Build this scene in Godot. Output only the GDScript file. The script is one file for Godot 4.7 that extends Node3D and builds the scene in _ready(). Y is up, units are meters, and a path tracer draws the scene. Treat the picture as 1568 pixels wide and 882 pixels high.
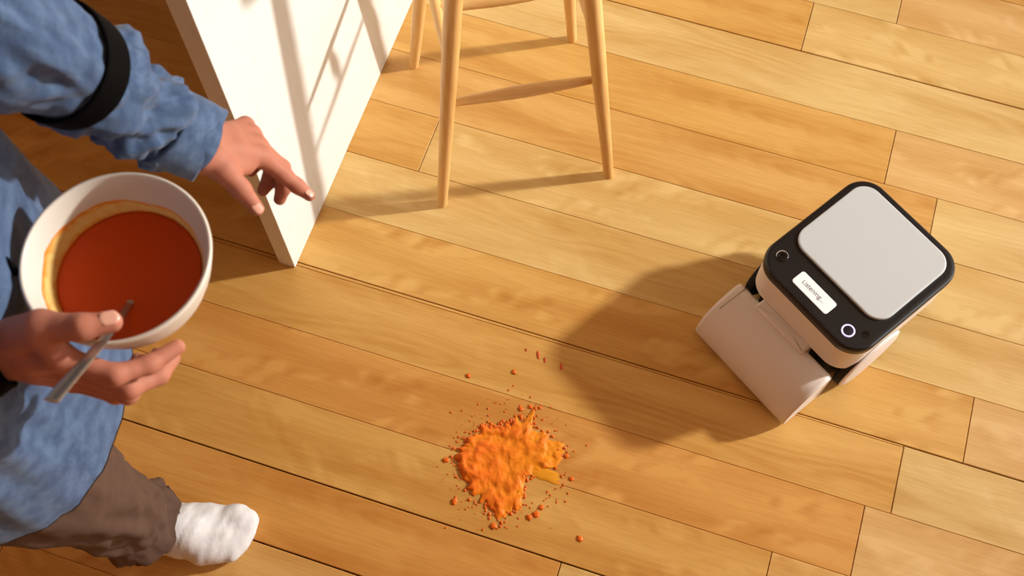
extends Node3D
# A spill on a wooden floor: a robot, a bar stool, the end of a kitchen counter and a person with a bowl of soup.

# ---------------------------------------------------------------- helpers: naming and tagging
var used := {}

func numbered(called: String) -> String:
	if not used.has(called):
		used[called] = 0
		return called
	used[called] += 1
	return "%s_%03d" % [called, used[called]]

func thing(called: String, label: String, category: String, at := Vector3.ZERO, turn := 0.0, group := "") -> Node3D:
	var o := Node3D.new()
	o.name = numbered(called)
	add_child(o, true)
	o.position = at
	o.rotation.y = turn
	tag(o, label, category, group)
	return o

func tag(o: Node3D, label: String, category: String, group := "") -> void:
	o.set_meta("label", label)
	o.set_meta("category", category)
	if group:
		o.set_meta("group", group)

func put(called: String, mesh: Mesh, m: Material, parent: Node3D = null) -> MeshInstance3D:
	var o := MeshInstance3D.new()
	o.mesh = mesh
	o.material_override = m
	o.cast_shadow = GeometryInstance3D.SHADOW_CASTING_SETTING_ON
	var p: Node3D = parent if parent else self
	if parent:
		var n := called
		var k := 0
		while p.has_node(NodePath(n)):
			k += 1
			n = "%s_%03d" % [called, k]
		o.name = n
	else:
		o.name = numbered(called)
	p.add_child(o, true)
	return o

func struct(called: String, mesh: Mesh, m: Material) -> MeshInstance3D:
	var o := put(called, mesh, m)
	o.set_meta("kind", "structure")
	return o

# ---------------------------------------------------------------- helpers: materials
func mat(c: Color, rough := 0.6, metal := 0.0) -> StandardMaterial3D:
	var m := StandardMaterial3D.new()
	m.albedo_color = c
	m.roughness = rough
	m.metallic = metal
	return m

func noise(sd: int, freq: float, oct := 3) -> FastNoiseLite:
	var n := FastNoiseLite.new()
	n.seed = sd
	n.noise_type = FastNoiseLite.TYPE_SIMPLEX
	n.frequency = freq
	n.fractal_octaves = oct
	return n

func wood_image(sd: int, curl: float, fig: float) -> ImageTexture:
	# 2.4 m along the grain, 0.26 m across it
	var w := 1024
	var h := 256
	var im := Image.create(w, h, false, Image.FORMAT_RGB8)
	var a := noise(sd, 1.0, 2)
	var b := noise(sd + 7, 1.0, 2)
	var pale := Color(1.0, 1.0, 1.0)
	var deep := Color(0.83, 0.72, 0.55)
	for y in h:
		for x in w:
			var fx := x / 427.0
			var fy := y / 985.0
			var broad := a.get_noise_2d(fx * 1.3, fy * 9.0)
			var warp := b.get_noise_2d(fx * 1.6 + 5.0, fy * 7.0) * 0.05
			var ring := sin((fy + warp) * 190.0 + broad * 5.0)
			var fibre := a.get_noise_2d(fx * 7.0 + 40.0, fy * 160.0)
			var fine := b.get_noise_2d(fx * 22.0 + 80.0, fy * 420.0)
			var cross := b.get_noise_2d(fx * 15.0 + fy * 9.0, fy * 11.0 + 30.0)
			var patch := smoothstep(0.05, 0.5, a.get_noise_2d(fx * 3.0 + 9.0, fy * 12.0 + 60.0))
			var t := 0.30 + broad * 0.42 + fig * 0.13 * ring * (0.4 + 0.6 * smoothstep(-0.2, 0.5, broad)) + fibre * 0.15 + fine * 0.09
			t -= curl * patch * (0.12 + 0.5 * cross)
			im.set_pixel(x, y, pale.lerp(deep, clampf(0.12 + t * 0.68, 0.0, 1.0)))
	return ImageTexture.create_from_image(im)

func cloth_image(sd: int, base: Color, light: Color, mottling: float) -> ImageTexture:
	var s := 512
	var im := Image.create(s, s, false, Image.FORMAT_RGB8)
	var a := noise(sd, 1.0, 3)
	for y in s:
		for x in s:
			var fx := x / 512.0
			var fy := y / 512.0
			var t := 0.42 + a.get_noise_2d(fx * 7.0, fy * 7.0) * mottling
			t += a.get_noise_2d(fx * 160.0, fy * 14.0 + 50.0) * 0.16 + a.get_noise_2d(fx * 14.0 + 90.0, fy * 160.0) * 0.16
			t += 0.07 * sin((x + y) * 1.1)
			im.set_pixel(x, y, base.lerp(light, clampf(t, 0.0, 1.0)))
	return ImageTexture.create_from_image(im)

# ---------------------------------------------------------------- helpers: shapes
func tri(st: SurfaceTool, a: Vector3, b: Vector3, c: Vector3, na: Vector3, nb: Vector3, nc: Vector3) -> void:
	var n := na + nb + nc
	var order := [[a, na], [b, nb], [c, nc]]
	if (b - a).cross(c - a).dot(n) > 0.0:
		order = [[a, na], [c, nc], [b, nb]]
	for v in order:
		st.set_normal((v[1] as Vector3).normalized())
		st.add_vertex(v[0])

func fresh() -> SurfaceTool:
	var st := SurfaceTool.new()
	st.begin(Mesh.PRIMITIVE_TRIANGLES)
	return st

# rows of points -> smooth mesh; the outside is where (next column) x (next row) points
func grid(rows: Array, wrap: bool, uvs: Array = [], cols: Array = []) -> ArrayMesh:
	var n := rows.size()
	var m: int = rows[0].size()
	var v := PackedVector3Array()
	var nn := PackedVector3Array()
	var uv := PackedVector2Array()
	var cc := PackedColorArray()
	var ix := PackedInt32Array()
	for i in n:
		for j in m:
			var j0 := j - 1
			var j1 := j + 1
			if wrap:
				if j0 < 0: j0 = m - 2
				if j1 > m - 1: j1 = 1
			else:
				j0 = maxi(j0, 0)
				j1 = mini(j1, m - 1)
			var dc: Vector3 = rows[i][j1] - rows[i][j0]
			var dr: Vector3 = rows[mini(i + 1, n - 1)][j] - rows[maxi(i - 1, 0)][j]
			if dc.length_squared() < 1e-14:
				dc = rows[clampi(i + (1 if i == 0 else -1), 0, n - 1)][j1] - rows[clampi(i + (1 if i == 0 else -1), 0, n - 1)][j0]
			v.append(rows[i][j])
			var nv := dc.cross(dr)
			nn.append(nv.normalized() if nv.length_squared() > 1e-20 else Vector3.UP)
			uv.append(uvs[i][j] if uvs else Vector2(float(j) / (m - 1), float(i) / (n - 1)))
			if cols:
				cc.append(cols[i][j])
	for i in n - 1:
		for j in m - 1:
			var a := i * m + j
			ix.append_array(PackedInt32Array([a, a + m, a + 1, a + 1, a + m, a + m + 1]))
	var arr := []
	arr.resize(Mesh.ARRAY_MAX)
	arr[Mesh.ARRAY_VERTEX] = v
	arr[Mesh.ARRAY_NORMAL] = nn
	arr[Mesh.ARRAY_TEX_UV] = uv
	arr[Mesh.ARRAY_INDEX] = ix
	if cols:
		arr[Mesh.ARRAY_COLOR] = cc
	var mesh := ArrayMesh.new()
	mesh.add_surface_from_arrays(Mesh.PRIMITIVE_TRIANGLES, arr)
	return mesh

func joined(meshes: Array) -> ArrayMesh:
	var st := fresh()
	for m in meshes:
		st.append_from(m, 0, Transform3D())
	return st.commit()

func spline(p: Array, t: float) -> Variant:
	var n := p.size()
	var x := clampf(t, 0.0, 1.0) * (n - 1)
	var i := mini(int(x), n - 2)
	var f := x - i
	var p0 = p[maxi(i - 1, 0)]
	var p1 = p[i]
	var p2 = p[i + 1]
	var p3 = p[mini(i + 2, n - 1)]
	return 0.5 * (2.0 * p1 + (p2 - p0) * f + (2.0 * p0 - 5.0 * p1 + 4.0 * p2 - p3) * f * f + (3.0 * p1 - p0 - 3.0 * p2 + p3) * f * f * f)

# a tube through pts with two radii at each; disp(s in metres, angle, t) is added to the radius
func loft(pts: Array, ru: Array, rv: Array, up: Vector3, rings: int, seg: int, disp: Callable, cap0 := false, cap1 := false, uvscale := Vector2(4, 4), uvoff := Vector2.ZERO) -> ArrayMesh:
	var both := loft_rows(pts, ru, rv, up, rings, seg, disp, cap0, cap1, uvscale, uvoff)
	return grid(both[0], true, both[1])

func loft_rows(pts: Array, ru: Array, rv: Array, up: Vector3, rings: int, seg: int, disp: Callable, cap0 := false, cap1 := false, uvscale := Vector2(4, 4), uvoff := Vector2.ZERO) -> Array:
	var rows := []
	var uvs := []
	var cs: Array[Vector3] = []
	for i in rings:
		cs.append(spline(pts, float(i) / (rings - 1)))
	var u := up
	var s := 0.0
	for i in rings:
		var t := float(i) / (rings - 1)
		var tan := (cs[mini(i + 1, rings - 1)] - cs[maxi(i - 1, 0)]).normalized()
		u = (u - tan * u.dot(tan)).normalized()
		var v := tan.cross(u).normalized()
		if i > 0:
			s += (cs[i] - cs[i - 1]).length()
		var a: float = spline(ru, t)
		var b: float = spline(rv, t)
		var row := PackedVector3Array()
		var ur := PackedVector2Array()
		for j in seg + 1:
			var th := TAU * j / seg
			var d: float = disp.call(s, th, t)
			row.append(cs[i] + u * cos(th) * (a + d) + v * sin(th) * (b + d))
			ur.append(uvoff + Vector2(s * uvscale.x, th * (a + b) * 0.5 * uvscale.y))
		if i == 0 and cap0:
			var r0 := PackedVector3Array()
			r0.resize(seg + 1)
			r0.fill(cs[i])
			rows.append(r0)
			uvs.append(ur)
		rows.append(row)
		uvs.append(ur)
		if i == rings - 1 and cap1:
			var r1 := PackedVector3Array()
			r1.resize(seg + 1)
			r1.fill(cs[i])
			rows.append(r1)
			uvs.append(ur)
	return [rows, uvs]

func flat_disp(_s: float, _a: float, _t: float) -> float:
	return 0.0

func tube(pts: Array, radii: Array, rings := 12, seg := 16, uvscale := Vector2(0.42, 3.8), uvoff := Vector2.ZERO) -> ArrayMesh:
	var d: Vector3 = pts[-1] - pts[0]
	var up := Vector3.UP if absf(d.normalized().y) < 0.9 else Vector3.RIGHT
	return loft(pts, radii, radii, up, rings, seg, flat_disp, true, true, uvscale, uvoff)

# profile of (radius, height) turned about the y axis, from bottom outside round to wherever it ends
func lathe(prof: Array, seg := 48) -> ArrayMesh:
	var rows := []
	for p in prof:
		var row := PackedVector3Array()
		for j in seg + 1:
			var th := -TAU * j / seg
			row.append(Vector3(p.x * cos(th), p.y, p.x * sin(th)))
		rows.append(row)
	return grid(rows, true)

func rounded(hx: float, hz: float, r: float, n := 8) -> Array:   # [points, normals] round the y axis
	var p := PackedVector2Array()
	var q := PackedVector2Array()
	for k in 4:
		var c := Vector2((hx - r) * [1, -1, -1, 1][k], (hz - r) * [1, 1, -1, -1][k])
		for i in n + 1:
			var a := PI / 2 * (k + float(i) / n)
			var d := Vector2(cos(a), sin(a))
			p.append(c + d * r)
			q.append(d)
	return [p, q]

# an outline swept up a profile of (how far out, height); every band has its own hard edge; capped at both ends
func stack(outline: Array, prof: Array, xf := Transform3D()) -> ArrayMesh:
	var st := fresh()
	var p: PackedVector2Array = outline[0]
	var q: PackedVector2Array = outline[1]
	var n := p.size()
	for k in prof.size() - 1:
		var s: Vector2 = prof[k + 1] - prof[k]
		var no := Vector2(s.y, -s.x).normalized()
		for i in n:
			var j := (i + 1) % n
			var a: Vector2 = p[i] + q[i] * prof[k].x
			var b: Vector2 = p[j] + q[j] * prof[k].x
			var c: Vector2 = p[i] + q[i] * prof[k + 1].x
			var d: Vector2 = p[j] + q[j] * prof[k + 1].x
			var ni := Vector3(q[i].x * no.x, no.y, q[i].y * no.x)
			var nj := Vector3(q[j].x * no.x, no.y, q[j].y * no.x)
			var A := Vector3(a.x, prof[k].y, a.y)
			var B := Vector3(b.x, prof[k].y, b.y)
			var C := Vector3(c.x, prof[k + 1].y, c.y)
			var D := Vector3(d.x, prof[k + 1].y, d.y)
			tri(st, A, B, C, ni, nj, ni)
			tri(st, B, D, C, nj, nj, ni)
	for e in [0, prof.size() - 1]:
		var up := Vector3.DOWN if e == 0 else Vector3.UP
		var c := Vector3(0, prof[e].y, 0)
		for i in n:
			var j := (i + 1) % n
			var a: Vector2 = p[i] + q[i] * prof[e].x
			var b: Vector2 = p[j] + q[j] * prof[e].x
			tri(st, c, Vector3(a.x, prof[e].y, a.y), Vector3(b.x, prof[e].y, b.y), up, up, up)
	var m := st.commit()
	if xf == Transform3D():
		return m
	var s2 := fresh()
	s2.append_from(m, 0, xf)
	return s2.commit()

func slab(hx: float, hz: float, y0: float, y1: float, r := 0.004, c := 0.002, at := Vector3.ZERO, n := 3) -> ArrayMesh:
	return stack(rounded(hx, hz, maxf(r, c + 0.0005), n), [Vector2(-c, y0), Vector2(0, y0 + c), Vector2(0, y1 - c), Vector2(-c, y1)], Transform3D(Basis(), at))

func block(lo: Vector3, hi: Vector3) -> ArrayMesh:
	var b := BoxMesh.new()
	b.size = hi - lo
	var st := fresh()
	st.append_from(b, 0, Transform3D(Basis(), (lo + hi) / 2))
	return st.commit()

# smooth-minimum field of tapered capsules [a, b, ra, rb], meshed as surface nets
func flesh(bones: Array, cell: float, k: float, cut = null) -> ArrayMesh:
	var lo := Vector3.ONE * 1e9
	var hi := Vector3.ONE * -1e9
	for b in bones:
		var r: float = maxf(b[2], b[3]) + k + cell * 2.0
		for e in 2:
			lo = lo.min(b[e] - Vector3.ONE * r)
			hi = hi.max(b[e] + Vector3.ONE * r)
	var nx := int((hi.x - lo.x) / cell) + 2
	var ny := int((hi.y - lo.y) / cell) + 2
	var nz := int((hi.z - lo.z) / cell) + 2
	var f := PackedFloat32Array()
	f.resize(nx * ny * nz)
	f.fill(1.0)
	for b in bones:
		var a: Vector3 = b[0]
		var ab: Vector3 = b[1] - a
		var ra: float = b[2]
		var dr: float = b[3] - b[2]
		var l2 := maxf(ab.length_squared(), 1e-9)
		var r := maxf(ra, ra + dr) + k + cell * 2.0
		var p0: Vector3 = ((a.min(b[1]) - Vector3.ONE * r - lo) / cell).floor()
		var p1: Vector3 = ((a.max(b[1]) + Vector3.ONE * r - lo) / cell).ceil()
		for x in range(maxi(int(p0.x), 0), mini(int(p1.x) + 1, nx)):
			for y in range(maxi(int(p0.y), 0), mini(int(p1.y) + 1, ny)):
				var at := (x * ny + y) * nz
				for z in range(maxi(int(p0.z), 0), mini(int(p1.z) + 1, nz)):
					var q := lo + Vector3(x, y, z) * cell - a
					var t := clampf(q.dot(ab) / l2, 0.0, 1.0)
					var d := (q - ab * t).length() - ra - dr * t
					var o := f[at + z]
					var h := maxf(k - absf(o - d), 0.0) / k
					f[at + z] = minf(o, d) - h * h * k * 0.25
	if cut != null:
		for x in nx:
			for y in ny:
				for z in nz:
					var i := (x * ny + y) * nz + z
					if f[i] < cell * 3.0:
						f[i] = cut.call(lo + Vector3(x, y, z) * cell, f[i])
	var ids := {}
	var v := PackedVector3Array()
	var nn := PackedVector3Array()
	var ix := PackedInt32Array()
	var off := [0, 1, nz, nz + 1, ny * nz, ny * nz + 1, ny * nz + nz, ny * nz + nz + 1]
	for x in nx - 1:
		for y in ny - 1:
			var row := (x * ny + y) * nz
			for z in nz - 1:
				var i := row + z
				var c := 0
				if f[i] < 0.0: c |= 1
				if f[i + off[1]] < 0.0: c |= 2
				if f[i + off[2]] < 0.0: c |= 4
				if f[i + off[3]] < 0.0: c |= 8
				if f[i + off[4]] < 0.0: c |= 16
				if f[i + off[5]] < 0.0: c |= 32
				if f[i + off[6]] < 0.0: c |= 64
				if f[i + off[7]] < 0.0: c |= 128
				if c == 0 or c == 255:
					continue
				var sum := Vector3.ZERO
				var cnt := 0
				for e in [[0, 1], [2, 3], [4, 5], [6, 7], [0, 2], [1, 3], [4, 6], [5, 7], [0, 4], [1, 5], [2, 6], [3, 7]]:
					var g0: float = f[i + off[e[0]]]
					var g1: float = f[i + off[e[1]]]
					if (g0 < 0.0) != (g1 < 0.0):
						var t := g0 / (g0 - g1)
						var c0 := Vector3(e[0] >> 2, (e[0] >> 1) & 1, e[0] & 1)
						var c1 := Vector3(e[1] >> 2, (e[1] >> 1) & 1, e[1] & 1)
						sum += c0.lerp(c1, t)
						cnt += 1
				ids[i] = v.size()
				v.append(lo + (Vector3(x, y, z) + sum / cnt) * cell)
				var gr := Vector3(f[i + off[4]] + f[i + off[5]] + f[i + off[6]] + f[i + off[7]] - f[i] - f[i + off[1]] - f[i + off[2]] - f[i + off[3]],
					f[i + off[2]] + f[i + off[3]] + f[i + off[6]] + f[i + off[7]] - f[i] - f[i + off[1]] - f[i + off[4]] - f[i + off[5]],
					f[i + off[1]] + f[i + off[3]] + f[i + off[5]] + f[i + off[7]] - f[i] - f[i + off[2]] - f[i + off[4]] - f[i + off[6]])
				nn.append(gr.normalized())
	var sx := ny * nz
	for i in ids:
		for ax in 3:
			var s0: int = [sx, nz, 1][ax]
			var s1: int = [nz, 1, sx][ax]
			var s2: int = [1, sx, nz][ax]
			if (f[i] < 0.0) == (f[i + s0] < 0.0):
				continue
			if not (ids.has(i - s1) and ids.has(i - s2) and ids.has(i - s1 - s2)):
				continue
			var a: int = ids[i]
			var b: int = ids[i - s1]
			var c: int = ids[i - s1 - s2]
			var d: int = ids[i - s2]
			if f[i] < 0.0:
				ix.append_array(PackedInt32Array([a, c, b, a, d, c]))
			else:
				ix.append_array(PackedInt32Array([a, b, c, a, c, d]))
	var arr := []
	arr.resize(Mesh.ARRAY_MAX)
	arr[Mesh.ARRAY_VERTEX] = v
	arr[Mesh.ARRAY_NORMAL] = nn
	arr[Mesh.ARRAY_INDEX] = ix
	var mesh := ArrayMesh.new()
	mesh.add_surface_from_arrays(Mesh.PRIMITIVE_TRIANGLES, arr)
	return mesh

func chain(pts: Array, radii: Array) -> Array:
	var o := []
	for i in pts.size() - 1:
		o.append([pts[i], pts[i + 1], radii[i], radii[i + 1]])
	return o

func v3(x: float, y: float, z: float) -> Vector3:
	return Vector3(x, y, z)

# ---------------------------------------------------------------- the scene
const YAW := -0.31451          # the boards run 18 degrees off the x axis
var rng := RandomNumberGenerator.new()
var wood: Array[ImageTexture] = []

func _ready() -> void:
	rng.seed = 11
	look()
	room()
	floor_boards()
	counter()
	stool()
	robot()
	person()
	bowl()
	spill()

func look() -> void:
	var cam := Camera3D.new()
	cam.name = "camera"
	add_child(cam)
	cam.position = Vector3(0, 2, 0)
	cam.rotation = Vector3(deg_to_rad(-66.334), 0, 0)
	cam.fov = rad_to_deg(2.0 * atan(441.0 / 1785.7))
	cam.near = 0.05
	cam.current = true
	var we := WorldEnvironment.new()
	we.name = "environment"
	var e := Environment.new()
	e.background_mode = Environment.BG_SKY
	var sky := Sky.new()
	var ps := ProceduralSkyMaterial.new()
	ps.sky_top_color = Color(0.85, 0.88, 0.92)
	ps.sky_horizon_color = Color(0.97, 0.93, 0.87)
	ps.ground_horizon_color = Color(0.72, 0.70, 0.66)
	ps.ground_bottom_color = Color(0.45, 0.42, 0.38)
	ps.sky_energy_multiplier = SKY
	ps.ground_energy_multiplier = SKY
	sky.sky_material = ps
	e.background_mode = Environment.BG_SKY
	e.sky = sky
	e.tonemap_mode = Environment.TONE_MAPPER_LINEAR
	e.tonemap_exposure = 1.0
	e.sdfgi_enabled = true
	e.ssao_enabled = true
	e.ssil_enabled = true
	we.environment = e
	var lens := CameraAttributesPhysical.new()
	lens.frustum_focal_length = 48.6
	lens.frustum_focus_distance = 2.05
	lens.exposure_aperture = 10.0
	we.camera_attributes = lens
	add_child(we)
	# a lamp on a stand to the right of the picture, low enough to throw long shadows
	var head := Vector3(4.0, 2.15, -1.8)
	var aim := Vector3(-1.7, 0.85, -0.6)
	var l := SpotLight3D.new()
	l.name = "lamp_light"
	add_child(l)
	l.look_at_from_position(head, aim, Vector3.UP)
	l.light_color = Color(1.0, 0.985, 0.95)
	l.light_energy = LAMP
	l.light_size = 0.11
	l.spot_range = 12.0
	l.spot_angle = 34.0
	l.spot_angle_attenuation = 1.0
	l.spot_attenuation = 2.0
	l.shadow_enabled = true
	var black := mat(Color(0.04, 0.04, 0.045), 0.5)
	var t := thing("floor_lamp", "black floor lamp with a round shade head on a three-legged stand", "lamp", Vector3(head.x, 0, head.z))
	var back := (head - aim).normalized()
	var hb := Basis.looking_at(-back, Vector3.UP) * Basis(Vector3.RIGHT, PI / 2)
	var sh := put("lamp_shade", lathe([Vector2(0.10, -0.004), Vector2(0.104, 0.0), Vector2(0.098, 0.08), Vector2(0.06, 0.16), Vector2(0.02, 0.18), Vector2(0.0, 0.18)]), black, t)
	sh.transform = Transform3D(hb, v3(0, head.y, 0) + back * 0.03)
	var gl := mat(Color(1, 1, 1), 0.5)
	gl.emission_enabled = true
	gl.emission = Color(1.0, 0.985, 0.95)
	gl.emission_energy_multiplier = 2.0
	var dsk := put("lamp_glass", lathe([Vector2(0.0, 0.0), Vector2(0.088, 0.0), Vector2(0.088, 0.004), Vector2(0.0, 0.004)]), gl, t)
	dsk.transform = Transform3D(hb, v3(0, head.y, 0) + back * 0.03)
	var p0 := v3(0, head.y, 0) + back * 0.19
	put("pole", tube([p0, v3(p0.x, p0.y - 0.1, p0.z), v3(p0.x, 1.0, p0.z), v3(p0.x, 0.45, p0.z)], [0.012, 0.012, 0.013, 0.014]), black, t)
	for k in 3:
		var a := TAU * k / 3 + 0.4
		put("leg", tube([v3(p0.x, 0.5, p0.z), v3(p0.x + 0.36 * cos(a), 0.012, p0.z + 0.36 * sin(a))], [0.011, 0.011]), black, t)

const SKY := 2.0
const LAMP := 27.0

func room() -> void:
	var white := mat(Color(0.93, 0.88, 0.82), 0.9)
	var x0 := -3.2
	var x1 := 5.4
	var z0 := -3.4
	var z1 := 2.6
	var h := 2.8
	var t := 0.15
	var warm := mat(Color(0.80, 0.56, 0.38), 0.9)
	struct("wall_left", block(v3(x0 - t, -0.1, z0 - t), v3(x0, h, z1 + t)), warm)
	struct("wall_back", block(v3(x0, -0.1, z0 - t), v3(x1, h, z0)), white)
	struct("ceiling", block(v3(x0 - t, h, z0 - t), v3(x1 + t, h + t, z1 + t)), white)
	struct("wall_front", block(v3(x0, -0.1, z1), v3(x1, h, z1 + t)), warm)
	# right wall round a wide window
	var za := z0 - t
	var zb := z1 + t
	var pieces := []
	for r in [[0.0, 0.05, -0.1, h], [0.95, 1.0, -0.1, h], [0.05, 0.95, -0.1, 0.3], [0.05, 0.95, 2.6, h]]:
		pieces.append(block(v3(x1, r[2], lerpf(za, zb, r[0])), v3(x1 + t, r[3], lerpf(za, zb, r[1]))))
	struct("wall_right", joined(pieces), white)
	var o := Node3D.new()
	o.name = "window_1"
	o.set_meta("kind", "structure")
	add_child(o)
	var w := (zb - za) * 0.9
	var bars := []
	for i in 4:
		var c := lerpf(-w / 2, w / 2, i / 3.0)
		bars.append(block(v3(c - 0.03, 0.3, -0.03), v3(c + 0.03, 2.6, 0.03)))
	bars.append(block(v3(-w / 2, 0.3, -0.03), v3(w / 2, 0.36, 0.03)))
	bars.append(block(v3(-w / 2, 2.54, -0.03), v3(w / 2, 2.6, 0.03)))
	put("window_frame", joined(bars), mat(Color(0.85, 0.85, 0.84), 0.5), o)
	o.position = v3(x1 + t / 2, 0, (z0 + z1) / 2)
	o.rotation.y = PI / 2

# ---------------------------------------------------------------- floor
const PITCH := 0.1275
const SEAM0 := -1.6514

func board(u0: float, u1: float, v0: float, v1: float, gap0: float, gap1: float, lift: float, skew0 := 0.0, skew1 := 0.0) -> ArrayMesh:
	var st := fresh()
	var ou := rng.randf() * maxf(0.0, 2.4 - (u1 - u0)) / 2.4
	var ov := rng.randf() * 0.48
	var flip := rng.randf() < 0.5
	var a0 := u0 + 0.0007
	var a1 := u1 - 0.0007
	var b0 := v0 + gap0
	var b1 := v1 - gap1
	var c := 0.0006 + gap0 * 0.4
	var top := -0.0004 + lift
	var P := [[v3(a0, top - c, b0), v3(a1, top - c, b0 + skew0), v3(a1, top - c, b1 + skew1), v3(a0, top - c, b1)],
		[v3(a0 + c, top, b0 + c), v3(a1 - c, top, b0 + skew0 + c), v3(a1 - c, top, b1 + skew1 - c), v3(a0 + c, top, b1 - c)]]
	var low := []
	for q in P[0]:
		low.append(v3(q.x, -0.018, q.z))
	var quads := [[P[1][0], P[1][1], P[1][2], P[1][3], Vector3.UP]]
	for k in 4:
		var n: int = (k + 1) % 4
		var side: Vector3 = [Vector3(0, 0, -1), Vector3(1, 0, 0), Vector3(0, 0, 1), Vector3(-1, 0, 0)][k]
		quads.append([P[0][k], P[0][n], P[1][n], P[1][k], (side + Vector3.UP).normalized()])
		quads.append([low[k], low[n], P[0][n], P[0][k], side])
	for q in quads:
		var nrm: Vector3 = q[4]
		var idx := [0, 1, 2, 0, 2, 3]
		if (q[1] - q[0]).cross(q[2] - q[0]).dot(nrm) > 0.0:
			idx = [0, 2, 1, 0, 3, 2]
		for i in idx:
			var p: Vector3 = q[i]
			st.set_normal(nrm)
			var x := (p.x - u0) / 2.4
			st.set_uv(Vector2(ou + (((u1 - u0) / 2.4 - x) if flip else x), ov + (p.z - v0) / 0.26))
			st.add_vertex(p)
	return st.commit()

func floor_boards() -> void:
	for k in 4:
		wood.append(wood_image(20 + k * 13, [0.35, 1.25, 0.8, 0.15][k], [0.9, 0.35, 0.6, 1.1][k]))
	var tones: Array[Color] = [Color(0.887, 0.738, 0.460), Color(0.882, 0.706, 0.408), Color(0.897, 0.770, 0.512), Color(0.862, 0.674, 0.374), Color(0.877, 0.701, 0.425), Color(0.902, 0.786, 0.540), Color(0.865, 0.645, 0.350), Color(0.90, 0.755, 0.515)]
	var mats := []
	for k in wood.size():
		for c in tones:
			var m := mat(c, 0.42)
			m.albedo_texture = wood[k]
			m.metallic_specular = 0.4
			mats.append(m)
	var f := struct("floor", block(v3(-3.35, -0.12, -3.55), v3(5.55, -0.018, 2.75)), mat(Color(0.16, 0.09, 0.05), 0.9))
	var joints := {-1: [0.303], 0: [0.129], 1: [-1.25], 2: [0.35], 3: [0.454], 4: [-0.523], 5: [1.5], 6: [0.586], 7: [0.482], 8: [0.437], 9: [0.302], 10: [-0.0344], 11: [-1.5], 12: [1.4]}
	# board tones: own colour plus light gradient put in, paler right, redder left: row -> [left of the joint, right of it] as (texture, tone)
	var given := {-1: [[0, 5], [2, 7]], 0: [[0, 1], [1, 2]], 1: [[3, 5], [3, 5]], 2: [[0, 1], [1, 7]], 3: [[0, 4], [3, 5]], 4: [[0, 1], [1, 2]], 5: [[0, 2], [0, 2]], 6: [[1, 1], [2, 7]], 7: [[3, 1], [0, 5]], 8: [[1, 6], [2, 7]], 9: [[2, 3], [2, 4]], 10: [[0, 6], [1, 2]], 11: [[2, 6], [1, 4]], 12: [[2, 3], [0, 1]]}
	var strong := [1, 7, 10, 11, 13, -4]
	var B := Basis(Vector3.UP, YAW)
	var rest := {}
	for row in range(-28, 44):
		var v0 := SEAM0 + PITCH * row
		var v1 := v0 + PITCH
		var cuts: Array[float] = []
		var start: float = joints[row][0] if joints.has(row) else rng.randf_range(1.0, 1.8)
		cuts.append(start)
		var x := start
		while x < 8.0:
			x += rng.randf_range(2.1, 2.4)
			cuts.append(x)
		x = start
		while x > -6.5:
			x -= rng.randf_range(2.15, 2.4)
			cuts.push_front(x)
		var g0 := 0.0012 if strong.has(row) else 0.0003
		var g1 := 0.0012 if strong.has(row + 1) else 0.0003
		for i in cuts.size() - 1:
			var mid := (cuts[i] + cuts[i + 1]) / 2
			var w := B * v3(mid, 0, (v0 + v1) / 2)
			if w.x < -4.4 or w.x > 6.6 or w.z < -4.0 or w.z > 3.3:
				continue
			var pick := (rng.randi() % wood.size()) * tones.size() + rng.randi() % 6
			if given.has(row) and absf(cuts[i] - start) < 0.01:
				pick = given[row][1][0] * tones.size() + given[row][1][1]
			elif given.has(row) and absf(cuts[i + 1] - start) < 0.01:
				pick = given[row][0][0] * tones.size() + given[row][0][1]
			var lift := rng.randf_range(-0.0002, 0.0002)
			var split := row == 7 and absf(cuts[i + 1] - start) < 0.01     # a thin wedge let in along this board
			if split:
				var wedge := put("plank", board(cuts[i], cuts[i + 1], v0, v0 + 0.0095, 0.0004, 0.0002, lift, 0.0, -0.0060), mats[pick], f)
				wedge.rotation.y = YAW
			var mesh := board(cuts[i], cuts[i + 1], v0 + (0.0095 if split else 0.0), v1, 0.0004 if split else g0, g1, lift, -0.0060 if split else 0.0)
			if row >= -5 and row <= 16 and cuts[i + 1] > -1.9 and cuts[i] < 1.9:
				var o := put("plank", mesh, mats[pick], f)
				o.rotation.y = YAW
			else:
				if not rest.has(pick % 8):
					rest[pick % 8] = fresh()
				rest[pick % 8].append_from(mesh, 0, Transform3D(B, Vector3.ZERO))
	for k in rest:
		var o := put("outer_planks", rest[k].commit(), mats[k], f)
		o.set_meta("kind", "stuff")

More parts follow.
